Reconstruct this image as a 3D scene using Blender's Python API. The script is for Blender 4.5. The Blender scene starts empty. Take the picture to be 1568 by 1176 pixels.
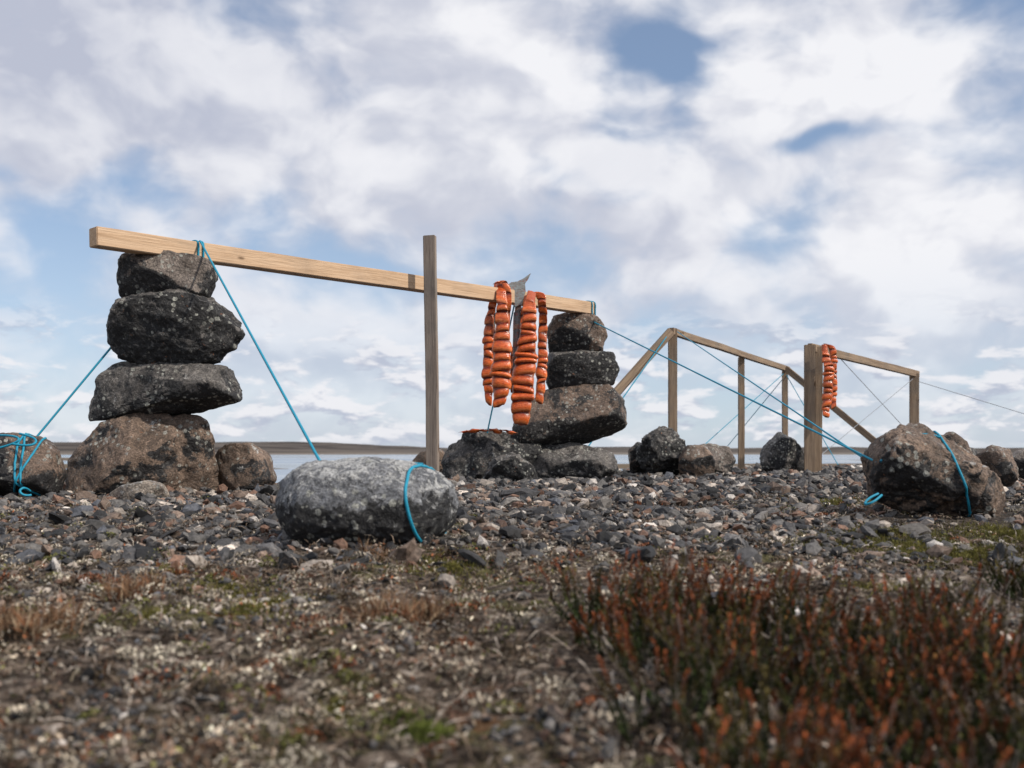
import bpy, math, numpy as np
from mathutils import Vector, Matrix, noise
rng = np.random.default_rng(7)
scene = bpy.context.scene
FOC = 1524.0; U0 = 784.0; V0 = 692.0; CZ = 0.5
def W(u, v, d):
    """surveyed point: bearing u, elevation v, distance d (m) -> world metres"""
    return Vector(((u-U0)/FOC*d, d, CZ+(V0-v)/FOC*d))

# ---------------------------------------------------------------- noise
_tab = np.random.default_rng(3).random((256, 256))
def vn(x, y, s=0):
    x = np.asarray(x, float)+s*17.3; y = np.asarray(y, float)+s*31.7
    xi = np.floor(x).astype(int); yi = np.floor(y).astype(int)
    fx = x-xi; fy = y-yi
    fx = fx*fx*(3-2*fx); fy = fy*fy*(3-2*fy)
    a = _tab[xi & 255, yi & 255]; b = _tab[(xi+1) & 255, yi & 255]
    c = _tab[xi & 255, (yi+1) & 255]; d = _tab[(xi+1) & 255, (yi+1) & 255]
    return (a*(1-fx)+b*fx)*(1-fy)+(c*(1-fx)+d*fx)*fy-0.5
def fbm(x, y, s=0, o=4):
    r = 0; a = 1.0
    for i in range(o):
        r = r+a*vn(x*2**i, y*2**i, s+i); a *= .5
    return r
def sstep(a, b, x):
    t = np.clip((x-a)/(b-a), 0, 1); return t*t*(3-2*t)

WATER_Z = -3.0
def crest(x):
    return np.interp(x, [-8, -2.6, -1.6, -.6, .5, 2, 5, 10, 60], [5.6, 5.9, 6.3, 7.6, 10.0, 13.5, 17, 20, 26])
def G(x, y):
    x = np.asarray(x, float); y = np.asarray(y, float)
    z = np.interp(y, [-30, -3, 0, 1.3, 2.3, 3.3, 4.3, 5.2, 9, 14, 30], [-.3, .0, .04, .09, .15, .205, .25, .278, .275, .26, .2])
    near = 1-sstep(20, 60, np.hypot(x, y))
    z = z + near*(.035*fbm(x*1.1, y*1.1, 1, 3)*sstep(9, 3, y) + .034*vn(x*6, y*6, 5)*sstep(4.2, 2.5, y) + .018*vn(x*15, y*15, 6)*sstep(4.2, 2.5, y) + .010*fbm(x*22, y*22, 9, 3))
    c = crest(x)+.35*fbm(x*.9, x*0+3.3, 4, 3)
    dr = np.maximum(0, y-c)
    z = z-.33*dr*dr/(dr+1.2)
    far = -4.0 + 0*x
    bars = 1.9*np.exp(-((y-215-.08*x-22*vn(x/60, x*0, 2))/9)**2)*sstep(.0, .35, vn(x/70, y/200, 11)+.3)
    bars = bars+2.0*np.exp(-((y-420+40*vn(x/120, x*0, 8))/22)**2)*sstep(-.1, .2, vn(x/160, y/500, 21)+.1)
    bars = bars+3.0*np.exp(-((y-105-10*vn(x/30, x*0, 3))/6)**2)*sstep(-14, -32, x)*.5
    far = far+bars
    hill = 2+15*sstep(-120, -620, x)+5*fbm(x/170, y/900, 31, 4)
    far = far+(hill+3)*sstep(1150, 1650, y+140*vn(x/90, x*0, 33))
    far = far+(9+5*fbm(x/300, y/900, 41, 4))*sstep(1900, 2600, y)
    return np.maximum(z, far)

# ---------------------------------------------------------------- helpers
def link(o): scene.collection.objects.link(o); return o
def mesh_np(name, V, F, mat, col=None, smooth=False, center=True):
    V = np.asarray(V, np.float32); F = np.asarray(F, np.int32)
    c = V.mean(0) if center else np.zeros(3)
    V = V-c
    me = bpy.data.meshes.new(name)
    n = F.shape[1]
    me.vertices.add(len(V)); me.vertices.foreach_set("co", V.astype(np.float32).ravel())
    me.loops.add(F.size); me.loops.foreach_set("vertex_index", F.ravel())
    me.polygons.add(len(F)); me.polygons.foreach_set("loop_start", np.arange(0, F.size, n, dtype=np.int32))
    me.polygons.foreach_set("use_smooth", np.full(len(F), smooth, bool))
    me.update(calc_edges=True)
    if col is not None:
        a = me.color_attributes.new("Col", 'FLOAT_COLOR', 'POINT')
        cc = np.ones((len(V), 4), np.float32); cc[:, :3] = col
        a.data.foreach_set("color", cc.ravel())
    me.materials.append(mat)
    o = bpy.data.objects.new(name, me); o.location = Vector([float(q) for q in c])
    return link(o)
def empty(name, loc):
    e = bpy.data.objects.new(name, None); e.location = loc; e.empty_display_size = .1
    return link(e)
def parent(ch, e):
    ch.parent = e; ch.matrix_parent_inverse = Matrix.Translation(e.location).inverted()

class NT:
    def __init__(s, tree): s.t = tree; s.t.nodes.clear()
    def n(s, typ, ins=None, **kw):
        nd = s.t.nodes.new(typ)
        for k, v in kw.items(): setattr(nd, k, v)
        for k, v in (ins or {}).items():
            if isinstance(v, bpy.types.NodeSocket): s.t.links.new(v, nd.inputs[k])
            else: nd.inputs[k].default_value = v
        return nd
    def m(s, op, a, b=0.0, c=0.0, clamp=False):
        nd = s.n('ShaderNodeMath', {0: a, 1: b, 2: c}, operation=op); nd.use_clamp = clamp; return nd.outputs[0]
    def mix(s, f, a, b, bt='MIX'):
        nd = s.n('ShaderNodeMixRGB', {0: f, 1: a, 2: b}, blend_type=bt); return nd.outputs[0]
    def noise(s, vec, sc, det=5, ro=.55, dist=0.0):
        return s.n('ShaderNodeTexNoise', {'Vector': vec, 'Scale': sc, 'Detail': det, 'Roughness': ro, 'Distortion': dist}).outputs[0]
    def mr(s, v, a, b, c=0.0, d=1.0, smooth=True):
        nd = s.n('ShaderNodeMapRange', {0: v, 1: a, 2: b, 3: c, 4: d}); nd.interpolation_type = 'SMOOTHSTEP' if smooth else 'LINEAR'; return nd.outputs[0]
    def grey(s, v): return s.n('ShaderNodeCombineColor', {0: v, 1: v, 2: v}).outputs[0]
def C(r, g, b): return (r, g, b, 1)
def newmat(name):
    m = bpy.data.materials.new(name); m.use_nodes = True; return m, NT(m.node_tree)
def finish(t, col, rough=.85, bump=None, bs=.5, bd=.01, spec=.3, **kw):
    ins = {'Base Color': col, 'Roughness': rough, 'Specular IOR Level': spec}; ins.update(kw)
    if bump is not None:
        ins['Normal'] = t.n('ShaderNodeBump', {'Height': bump, 'Strength': bs, 'Distance': bd}).outputs[0]
    p = t.n('ShaderNodeBsdfPrincipled', ins)
    t.n('ShaderNodeOutputMaterial', {0: p.outputs[0]})

def rock_mat(name, c1, c2, dark=.5, pale=.3, dsc=3.0, topbias=.12, off=0.0, darkcol=.011, zgrad=0.0, orange=.0, pcol=(.36, .35, .33), bump=.055):
    m, t = newmat(name)
    ob = t.n('ShaderNodeTexCoord').outputs['Object']
    co = t.n('ShaderNodeVectorMath', {0: ob, 1: (off, off*1.7, off*.3)}, operation='ADD').outputs[0]
    nz = t.n('ShaderNodeSeparateXYZ', {0: t.n('ShaderNodeNewGeometry').outputs['Normal']}).outputs[2]
    oz = t.n('ShaderNodeSeparateXYZ', {0: ob}).outputs[2]
    a = t.noise(co, 6, 5, .62, .8)
    base = t.mix(t.mr(a, .36, .62), c1, c2)
    veins = t.noise(co, 18, 5, .70, 1.8)
    base = t.mix(t.mr(veins, .53, .66, 0, .5), base, C(min(.6, c2[0]*1.8), min(.6, c2[1]*1.8), min(.6, c2[2]*1.8)))
    base = t.mix(t.mr(veins, .47, .36, 0, .55), base, C(c1[0]*.35, c1[1]*.35, c1[2]*.35))
    L = t.noise(co, dsc, 8, .74, .4)
    L = t.m('SUBTRACT', L, t.m('MULTIPLY', nz, topbias))
    if zgrad: L = t.m('SUBTRACT', L, t.m('MULTIPLY', oz, zgrad))
    th = .5+(.5-dark)*.35
    dm = t.mr(L, th-.02, th+.025)
    dkn = t.noise(co, 45, 4, .7)
    dk = t.mix(t.mr(dkn, .52, .70), C(darkcol, darkcol, darkcol*1.1), C(.13, .128, .12))
    base = t.mix(t.m('MULTIPLY', dm, .96), base, dk)
    P = t.m('ADD', t.noise(co, 16, 7, .75, .3), t.m('MULTIPLY', nz, .09))
    if zgrad: P = t.m('ADD', P, t.m('MULTIPLY', oz, .35))
    pm = t.mr(P, .68-pale*.2, .72-pale*.2, 0, .85)
    base = t.mix(pm, base, C(*pcol))
    vo = t.n('ShaderNodeTexVoronoi', {'Vector': co, 'Scale': 34.0, 'Randomness': 1.0})
    rad = t.m('MULTIPLY', t.n('ShaderNodeSeparateColor', {0: vo.outputs['Color']}).outputs[0], .48)
    rad = t.m('ADD', rad, t.m('MULTIPLY', t.m('SUBTRACT', dkn, .5), .5))
    spots = t.m('MULTIPLY', t.mr(t.m('SUBTRACT', rad, vo.outputs['Distance']), .0, .06), t.mr(t.noise(co, 5, 3), .43, .56))
    base = t.mix(t.m('MULTIPLY', spots, .8), base, C(.34, .34, .30))
    if orange:
        o2 = t.noise(co, 24, 5, .7)
        base = t.mix(t.mr(o2, .69-orange, .73-orange, 0, .8), base, C(.33, .13, .05))
    sp = t.mr(t.noise(co, 120, 3, .65), .3, .7, .5, 1.55)
    base = t.mix(1.0, base, t.grey(sp), 'MULTIPLY')
    h1 = t.noise(co, 9, 8, .68, .3)
    h2 = t.n('ShaderNodeTexVoronoi', {'Vector': co, 'Scale': 13.0}).outputs['Distance']
    h = t.m('ADD', h1, t.m('ADD', t.m('MULTIPLY', h2, .12), t.m('MULTIPLY', pm, .04)))
    finish(t, base, t.mr(h1, .3, .7, .45, .85), h, 1.0, bump, .5)
    return m
BR = (C(.085, .058, .042), C(.18, .125, .092)); GR = (C(.062, .056, .052), C(.165, .15, .135))
M_dark = rock_mat("rock_black_lichen", *GR, dark=.70, pale=.16, dsc=5, orange=.04)
M_dark2 = rock_mat("rock_black_lichen_b", C(.10, .08, .065), C(.20, .165, .14), dark=.60, pale=.14, dsc=4, off=3.1, topbias=.2)
M_brown = rock_mat("rock_brown", *BR, dark=.42, pale=.12, off=5.2, dsc=4, orange=.02)
M_warm = rock_mat("rock_warm_brown", C(.085, .058, .041), C(.19, .132, .095), dark=.42, pale=.12, off=15.2, dsc=4, orange=.02, bump=.045)
M_brown2 = rock_mat("rock_brown_patchy", *BR, dark=.60, pale=.14, off=9.7, dsc=4.5, orange=.02)
M_grey = rock_mat("rock_grey", *GR, dark=.56, pale=.22, off=12.4, dsc=5)
M_boul = rock_mat("rock_grey_capped", C(.11, .115, .125), C(.22, .225, .235), dark=.66, pale=.48, dsc=8, topbias=.14, off=4.3, zgrad=1.9, pcol=(.44, .44, .43), bump=.06)
M_pale = rock_mat("rock_pale", C(.2, .16, .13), C(.32, .27, .22), dark=.15, pale=.5, off=2.3)

def wood_mat(name, a, b, grey=0.0, off=0):
    m, t = newmat(name)
    co = t.n('ShaderNodeTexCoord').outputs['Object']
    mp = t.n('ShaderNodeMapping', {'Vector': co, 'Location': (off, off, off), 'Scale': (1.2, 30, 30)}).outputs[0]
    g = t.noise(mp, 1.6, 5, .65, .8)
    f = t.noise(t.n('ShaderNodeMapping', {'Vector': co, 'Scale': (6, 160, 160)}).outputs[0], 1.0, 3, .6)
    base = t.mix(t.mr(g, .3, .7), a, b)
    base = t.mix(t.mr(f, .5, .8, 0, .55), base, C(b[0]*.5, b[1]*.46, b[2]*.42))
    st = t.noise(co, 3, 4, .6)
    base = t.mix(t.mr(st, .45, .75, 0, grey), base, C(.13, .12, .11))
    kn = t.n('ShaderNodeTexVoronoi', {'Vector': t.n('ShaderNodeMapping', {'Vector': co, 'Scale': (3.2, 9, 9)}).outputs[0], 'Scale': 1.0}).outputs[0]
    base = t.mix(t.mr(kn, .06, .13, .85, 0), base, C(.09, .045, .02))
    finish(t, base, .75, t.m('ADD', g, f), .5, .006, .25)
    return m
M_wood = wood_mat("pine_lumber", C(.66, .47, .31), C(.50, .33, .20), .25)
M_post = wood_mat("weathered_lumber", C(.32, .265, .22), C(.18, .14, .115), .6, 3)
M_far = wood_mat("weathered_lumber_warm", C(.34, .25, .17), C(.2, .14, .095), .5, 7)

# ---------------------------------------------------------------- stones
import bmesh
def stone(name, poly, d, mat, seed, depth=.8, sub=5, rough=.05, cuts=5, e=.62, groove=None):
    P = np.array(poly, float)
    c = (P.min(0)+P.max(0))/2
    s = d/FOC
    Q = (P-c)*s; Q[:, 1] *= -1
    ang = np.linspace(-math.pi, math.pi, 361)[:-1]
    R = np.zeros(360)
    for i, a in enumerate(ang):
        dx, dz = math.cos(a), math.sin(a); best = 0
        for k in range(len(Q)):
            x1, z1 = Q[k]; x2, z2 = Q[(k+1) % len(Q)]
            ex, ez = x2-x1, z2-z1
            det = dx*(-ez)+ex*dz
            if abs(det) < 1e-12: continue
            tt = (x1*(-ez)+ex*z1)/det; uu = (dx*z1-dz*x1)/det
            if tt > 0 and -1e-6 <= uu <= 1+1e-6: best = max(best, tt)
        R[i] = best
    ker = np.array([1, 2, 3, 2, 1], float); ker /= ker.sum()
    R = np.convolve(np.concatenate([R[-2:], R, R[:2]]), ker, 'valid')*1.02
    bm = bmesh.new(); bmesh.ops.create_icosphere(bm, subdivisions=sub, radius=1)
    V = np.array([v.co[:] for v in bm.verts]); F = np.array([[q.index for q in f.verts] for f in bm.faces]); bm.free()
    hw = (Q[:, 0].max()-Q[:, 0].min())/2; hh = (Q[:, 1].max()-Q[:, 1].min())/2
    size = (hw+hh)/2
    dep = depth*(.5*hw+.5*hh)*1.15
    rho = np.hypot(V[:, 0], V[:, 2]); ph = np.arctan2(V[:, 2], V[:, 0])
    Rv = np.interp(ph, ang, R, period=2*math.pi)
    rp = rho**e; yp = np.sign(V[:, 1])*np.abs(V[:, 1])**.8
    X = np.stack([np.cos(ph)*rp*Rv, yp*dep, np.sin(ph)*rp*Rv], 1)
    rs = np.random.default_rng(seed)
    Nn = X/np.array([hw, dep, hh])
    for k in range(cuts+2 if cuts else 0):
        n = rs.normal(size=3)*np.array([.55, 1, .55]); n[1] = (-1 if k % 3 else 1)*(abs(n[1])*.4+.6)
        n /= np.linalg.norm(n)
        cc = rs.uniform(.60, .82)
        t = Nn@n
        over = np.maximum(0, t-cc)
        Nn = Nn-np.outer(over*.9, n)
    X = Nn*np.array([hw, dep, hh])
    if groove is not None:
        for gp0, gn, gd, gw in groove:
            gn = np.array(gn, float); gn /= np.linalg.norm(gn)
            q = (X/size)@gn-gp0+.05*np.sin(X[:, 1]/size*5)
            X = X*(1-gd*np.exp(-(q/gw)**2))[:, None]
    off = Vector((seed*3.7, seed*1.3, seed*.7))
    out = np.empty_like(X)
    for i in range(len(X)):
        p = Vector(X[i]); q = p/size
        nn = noise.fractal(q*1.8+off, 1.0, 2.0, 3)*rough*1.1
        nn += (noise.ridged_multi_fractal(q*2.4+off, 1.0, 2.0, 5, 1.0, 2.0)-1.2)*rough*.6
        nn += noise.fractal(q*10+off, .7, 2.0, 3)*rough*.4
        L = p.length+1e-9
        out[i] = (p+p/L*nn*size)[:]
    ctr = W(c[0], c[1], d)
    return mesh_np(name, out+np.array(ctr[:]), F, mat, smooth=True)
def hash_s(s): return sum(ord(c) for c in s) % 50
def cairn(name, items, base):
    e = empty(name, base)
    for i, (part, poly, d, mat, kw) in enumerate(items):
        o = stone(part, poly, d, mat, seed=hash_s(name)+i*7, **kw); parent(o, e)
    return e

S1 = [(188,400),(200,391),(240,387),(300,391),(322,400),(329,425),(320,454),(290,459),(240,462),(200,466),(187,452),(185,425)]
S2 = [(188,462),(235,450),(290,447),(318,455),(342,475),(371,510),(360,537),(337,554),(290,562),(240,563),(193,551),(173,522),(174,488)]
S3 = [(156,583),(183,556),(230,550),(300,559),(347,562),(360,588),(371,625),(366,638),(300,640),(240,638),(190,649),(148,651),(146,615)]
S4 = [(110,724),(123,690),(163,650),(210,633),(260,632),(318,640),(331,670),(329,720),(324,754),(270,760),(210,760),(150,764),(116,752)]
cairn("stone_cairn", [
    ("stone_top", S1, 5.25, M_dark2, dict(rough=.05, e=.55)),
    ("stone_upper", S2, 5.25, M_dark, dict(rough=.07, sub=6)),
    ("stone_lower", S3, 5.25, M_grey, dict(rough=.05, e=.5, cuts=7, sub=6)),
    ("stone_base", S4, 5.25, M_warm, dict(rough=.045, e=.55, cuts=6, depth=1.0, sub=6, groove=[(.55, (1, .5, .15), .08, .10)])),
], W(220, 757, 5.25))
cairn("stone_cairn", [
    ("stone_top", [(838,505),(850,485),(880,477),(915,485),(930,515),(922,537),(880,546),(842,543)], 7.95, M_brown, dict(e=.55)),
    ("stone_upper", [(833,560),(843,541),(890,537),(937,540),(946,565),(939,592),(890,600),(842,600)], 7.95, M_dark, dict(e=.55)),
    ("stone_lower", [(786,655),(798,630),(833,600),(880,590),(932,591),(954,615),(956,650),(944,684),(910,696),(850,694),(790,681)], 7.95, M_brown2, dict(depth=.9, e=.55)),
    ("stone_base_left", [(675,722),(688,682),(715,663),(770,661),(815,672),(835,700),(805,738),(740,744),(680,738)], 7.8, M_dark, dict(rough=.11)),
    ("stone_base_front", [(738,737),(755,705),(785,693),(815,715),(832,744),(800,752),(748,750)], 7.3, M_dark, dict(rough=.12)),
    ("stone_base_right", [(800,702),(830,680),(880,680),(935,693),(944,720),(920,740),(860,742),(815,736)], 7.75, M_grey, dict(depth=1.0, rough=.09)),
    ("stone_back", [(628,710),(645,692),(675,689),(692,705),(688,727),(638,727)], 8.0, M_warm, dict(sub=4)),
], W(870, 737, 7.95))
single = stone
B_left = single("boulder", [(-70,700),(-40,668),(10,661),(60,670),(90,693),(96,725),(84,757),(30,768),(-40,767),(-77,740)], 4.95, M_brown2, 3)
single("boulder", [(325,692),(345,680),(385,679),(412,700),(422,735),(404,756),(340,761),(318,747)], 5.45, M_warm, 4)
single("boulder", [(168,757),(190,743),(225,736),(250,742),(258,762),(230,776),(185,774)], 4.75, M_pale, 5, sub=4)
B_front = single("boulder", [(430,768),(436,742),(455,722),(490,709),(540,704),(590,704),(635,711),(668,724),(690,746),(699,780),(692,808),(670,828),(620,840),(560,842),(500,836),(455,822),(434,800)], 3.3, M_boul, 23, depth=.95, rough=.055, cuts=0, e=.88, sub=6)
single("boulder", [(974,700),(985,675),(1000,660),(1012,654),(1030,660),(1048,675),(1051,710),(1036,731),(990,731),(971,720)], 9.0, M_dark, 8, rough=.14)
single("boulder", [(962,690),(975,677),(990,680),(994,724),(966,726)], 9.3, M_brown2, 9, sub=4)
single("boulder", [(1040,700),(1055,681),(1080,683),(1094,705),(1092,730),(1050,733),(1039,722)], 8.8, M_warm, 10, sub=4)
single("boulder", [(1058,685),(1085,679),(1115,684),(1126,705),(1117,724),(1072,724)], 9.6, M_dark2, 11, sub=4)
single("boulder", [(1157,712),(1170,685),(1192,662),(1215,674),(1233,695),(1236,721),(1190,723),(1158,722)], 10.8, M_grey, 12, e=.9, cuts=3)
B_right = single("boulder", [(1335,700),(1350,672),(1385,651),(1422,650),(1452,676),(1482,702),(1522,733),(1549,770),(1542,797),(1510,810),(1450,803),(1390,785),(1345,765),(1335,735)], 4.0, M_warm, 14, rough=.07, cuts=8, sub=6, groove=[(.10, (.75, .25, -.55), .16, .07), (.55, (.9, -.1, -.25), .08, .06)])
single("boulder", [(1433,672),(1455,661),(1478,678),(1490,720),(1470,745),(1445,740)], 5.4, M_brown, 15, sub=4)
single("boulder", [(1489,722),(1497,695),(1515,682),(1540,687),(1558,712),(1554,746),(1508,752)], 5.5, M_warm, 16, sub=4)
single("boulder", [(1466,697),(1485,685),(1500,690),(1504,738),(1470,738)], 6.6, M_dark, 17, sub=4)
single("boulder", [(1543,702),(1560,689),(1590,688),(1606,712),(1600,735),(1548,735)], 7.0, M_dark2, 18, sub=4)

# ---------------------------------------------------------------- timber
def board(name, p0, p1, w, h, mat, side=None):
    p0 = Vector(p0); p1 = Vector(p1); ax = (p1-p0); L = ax.length; ax.normalize()
    if side is None: side = ax.cross(Vector((0, 0, 1)))
    side = (Vector(side)-ax*Vector(side).dot(ax)).normalized()
    upv = side.cross(ax).normalized()
    bm = bmesh.new(); bmesh.ops.create_cube(bm, size=1)
    for v in bm.verts: v.co = Vector((v.co.x*L, v.co.y*w, v.co.z*h))
    long = [e for e in bm.edges if abs(e.verts[0].co.x-e.verts[1].co.x) > L*.5]
    bmesh.ops.subdivide_edges(bm, edges=long, cuts=24, use_grid_fill=True)
    sd = sum(ord(c) for c in name)+L*13
    for v in bm.verts:
        q = Vector((v.co.x*.9+sd, 0, 0))
        v.co.y += noise.noise(q)*.006+noise.noise(v.co*23+q)*.0015
        v.co.z += noise.noise(q+Vector((9, 9, 9)))*.006+noise.noise(v.co*23-q)*.0015
    bmesh.ops.bevel(bm, geom=[e for e in bm.edges if e.calc_face_angle(0) > 1.0], offset=.004, segments=2, affect='EDGES')
    me = bpy.data.meshes.new(name); bm.to_mesh(me); bm.free(); me.materials.append(mat)
    o = link(bpy.data.objects.new(name, me))
    M = Matrix((ax, side, upv)).transposed().to_4x4(); M.translation = (p0+p1)/2
    o.matrix_world = M
    return o
r1 = empty("fish_drying_rack", (W(660, 738, 6.4).x, 6.4, .28))
bL = W(142, 363, 4.95); bR = W(906, 473, 8.0)
bdir = (bR-bL).normalized()
beam = board("beam", bL, bR, .088, .096, M_wood)
pb = Vector((W(664, 745, 6.42).x, 6.42, .18)); pt = W(658, 361, 6.42)
post = board("post", pb, pt, .045, .078, M_post, side=(.25, 1, 0))
for o in (beam, post):
    bpy.context.view_layer.update(); o.parent = r1; o.matrix_parent_inverse = Matrix.Translation(r1.location).inverted()
def rack(name, base, parts):
    e = empty(name, base)
    for nm, a, b, w, h, mat, side in parts:
        o = board(nm, a, b, w, h, mat, side); o.parent = e; o.matrix_parent_inverse = Matrix.Translation(base).inverted()
def gz(p, dz=-.12): return Vector((p.x, p.y, float(G(p.x, p.y))+dz))
p1 = W(1030, 503, 10.0); p2 = W(1135, 547, 12.0); p3 = W(1202, 566, 13.4)
rack("drying_rack_frame", Vector((p1.x, p1.y, .28)), [
    ("post_front", gz(p1), p1, .05, .09, M_far, (.1, 1, 0)),
    ("post_middle", gz(p2), p2, .05, .075, M_far, (.1, 1, 0)),
    ("post_end", gz(p3), p3, .05, .075, M_far, (.1, 1, 0)),
    ("top_rail", W(1028, 507, 9.95), W(1207, 566, 13.5), .05, .07, M_far, None),
    ("brace_front", W(1028, 507, 9.9), gz(W(830, 720, 9.4), 0), .04, .085, M_far, None),
    ("brace_end", W(1203, 564, 13.3), gz(W(1395, 715, 12.3), 0), .04, .08, M_far, None),
])
q1 = W(1240, 528, 10.5); q2 = W(1400, 572, 13.2)
rack("drying_rack_frame", Vector((q1.x, q1.y, .3)), [
    ("post_front", gz(q1), q1, .05, .115, M_far, (.2, 1, 0)),
    ("post_front_backing", gz(W(1252, 700, 10.62)), W(1253, 531, 10.62), .06, .08, M_far, (.1, 1, 0)),
    ("post_end", gz(q2), q2, .06, .115, M_far, (.2, 1, 0)),
    ("top_rail", W(1240, 532, 10.5), W(1405, 573, 13.3), .05, .085, M_far, None),
])

# ---------------------------------------------------------------- ropes
m, t = newmat("blue_rope_fibre")
co = t.n('ShaderNodeTexCoord').outputs['Object']
n_ = t.noise(co, 220, 2, .5)
finish(t, t.mix(n_, C(.0, .16, .28), C(.02, .34, .48)), .6, n_, .6, .002, .4); M_rope = m
m, t = newmat("grey_line"); finish(t, t.mix(t.noise(t.n('ShaderNodeTexCoord').outputs['Object'], 80), C(.25, .27, .3), C(.4, .42, .45)), .7); M_line = m
def rope(name, lines, r=.005, mat=None, sag=0.0):
    cu = bpy.data.curves.new(name, 'CURVE'); cu.dimensions = '3D'; cu.bevel_depth = r; cu.bevel_resolution = 2; cu.resolution_u = 8
    c = Vector(lines[0][0])
    for L in lines:
        pts = [Vector(p) for p in L]
        if len(pts) == 2:
            a, b = pts; pts = [a.lerp(b, k/8)-Vector((0, 0, sag*4*(k/8)*(1-k/8))) for k in range(9)]
        sp = cu.splines.new('NURBS' if len(pts) > 2 else 'POLY'); sp.points.add(len(pts)-1)
        for k, p in enumerate(pts): sp.points[k].co = (*(p-c), 1)
        if sp.type == 'NURBS': sp.order_u = 3; sp.use_endpoint_u = True
    cu.materials.append(mat or M_rope)
    o = bpy.data.objects.new(name, cu); o.location = c
    return link(o)
def on_beam(u):
    a = (u-U0)/FOC; tt = (a*bL.y-bL.x)/((bR.x-bL.x)-a*(bR.y-bL.y)); return bL.lerp(bR, tt)
side = bdir.cross(Vector((0, 0, 1))).normalized()
def loop_beam(u, k=0):
    c = on_beam(u)+bdir*k; s = side*.052; up = Vector((0, 0, .056))
    return [c+s-up, c+s, c+s+up, c-s+up, c-s-up, c+s-up, c+s*1.05+up*.4]
def surf(o, p, off=.004):
    q = o.matrix_world.inverted()@Vector(p)
    ok, loc, nor, _ = o.closest_point_on_mesh(q)
    return o.matrix_world@(loc+nor*off)
bpy.context.view_layer.update()
def wrap(o, center, axis, start, r0=1.0, n=44, off=.004, turns=1.0):
    axis = Vector(axis).normalized(); s = (Vector(start)-axis*Vector(start).dot(axis)).normalized(); t2 = axis.cross(s)
    inv = o.matrix_world.inverted(); out = []
    for k in range(int(n*turns)+1):
        a = 2*math.pi*k/n; dv = s*math.cos(a)+t2*math.sin(a)
        ok, loc, nor, _ = o.ray_cast(inv@(Vector(center)+dv*r0), -dv, distance=r0)
        if ok: out.append(o.matrix_world@(loc+nor*off))
    return out
tie = on_beam(298)
rope("blue_rope", [loop_beam(296), loop_beam(296, .03),
    [tie+side*.055+Vector((0, 0, .05)), surf(B_front, W(494, 714, 3.42))],
    wrap(B_front, W(660, 775, 3.3), (1, -.25, .18), (0, 0, 1)),
    [surf(B_front, W(492, 712, 3.42)), surf(B_front, W(560, 700, 3.42)), surf(B_front, W(645, 720, 3.35))]], .0055)
cL = W(45, 715, 4.95)
rope("blue_rope", [[tie-side*.05, W(52, 674, 5.0)],
    wrap(B_left, cL, (1, .2, .1), (0, 0, 1)), wrap(B_left, cL+Vector((.04, 0, 0)), (1, -.3, .35), (0, 0, 1)), wrap(B_left, cL, (1, .3, -.5), (0, 0, 1)),
    [W(-40, 668, 4.9), W(10, 665, 4.8), W(35, 672, 4.75), W(10, 684, 4.75), W(-20, 690, 4.75)],
    [W(20, 680, 4.73), W(45, 684, 4.72), W(58, 676, 4.75), W(48, 668, 4.8), W(30, 664, 4.82)],
    [W(46, 752, 4.68), W(38, 745, 4.62), W(28, 752, 4.6), W(38, 760, 4.6), W(48, 758, 4.62)]], .0055)
rope("blue_rope", [loop_beam(899), loop_beam(899, .04),
    [W(903, 490, 8.0), W(1343, 708, 3.95)],
    wrap(B_right, W(1462, 745, 4.0), (1, -.2, .35), (0, 0, 1)),
    [surf(B_right, W(1343, 706, 3.9)), surf(B_right, W(1400, 640, 4.0)), surf(B_right, W(1440, 670, 3.95))],
    [W(1345, 756, 3.85), W(1330, 762, 3.83), W(1322, 774, 3.82), W(1340, 768, 3.8), W(1350, 758, 3.84)]], .0048)
rope("blue_rope", [[W(1037, 508, 9.95), W(1338, 712, 4.05)]], .0042)
rope("blue_rope", [[W(1026, 508, 9.9), gz(W(880, 640, 9.0), .1)]], .006)
rope("blue_rope", [[on_beam(797)-side*.05, W(745, 668, 7.75)]], .006)
rope("blue_rope", [[W(1200, 572, 13.3), gz(W(1040, 720, 11.6), .05)], [W(1203, 572, 13.4), gz(W(1285, 715, 12.), .05)], [W(1203,575,13.4), gz(W(1090, 715, 14.6), .05)]], .005)
rope("guy_line", [[W(1283, 545, 11.3), gz(W(1440, 720, 12.5), .05)], [W(1398, 580, 13.1), gz(W(1235, 715, 12.2), .05)]], .004, M_line)
rope("guy_line", [[W(1406, 584, 13.2), W(1900, 735, 12.0)]], .004, M_line)

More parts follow.
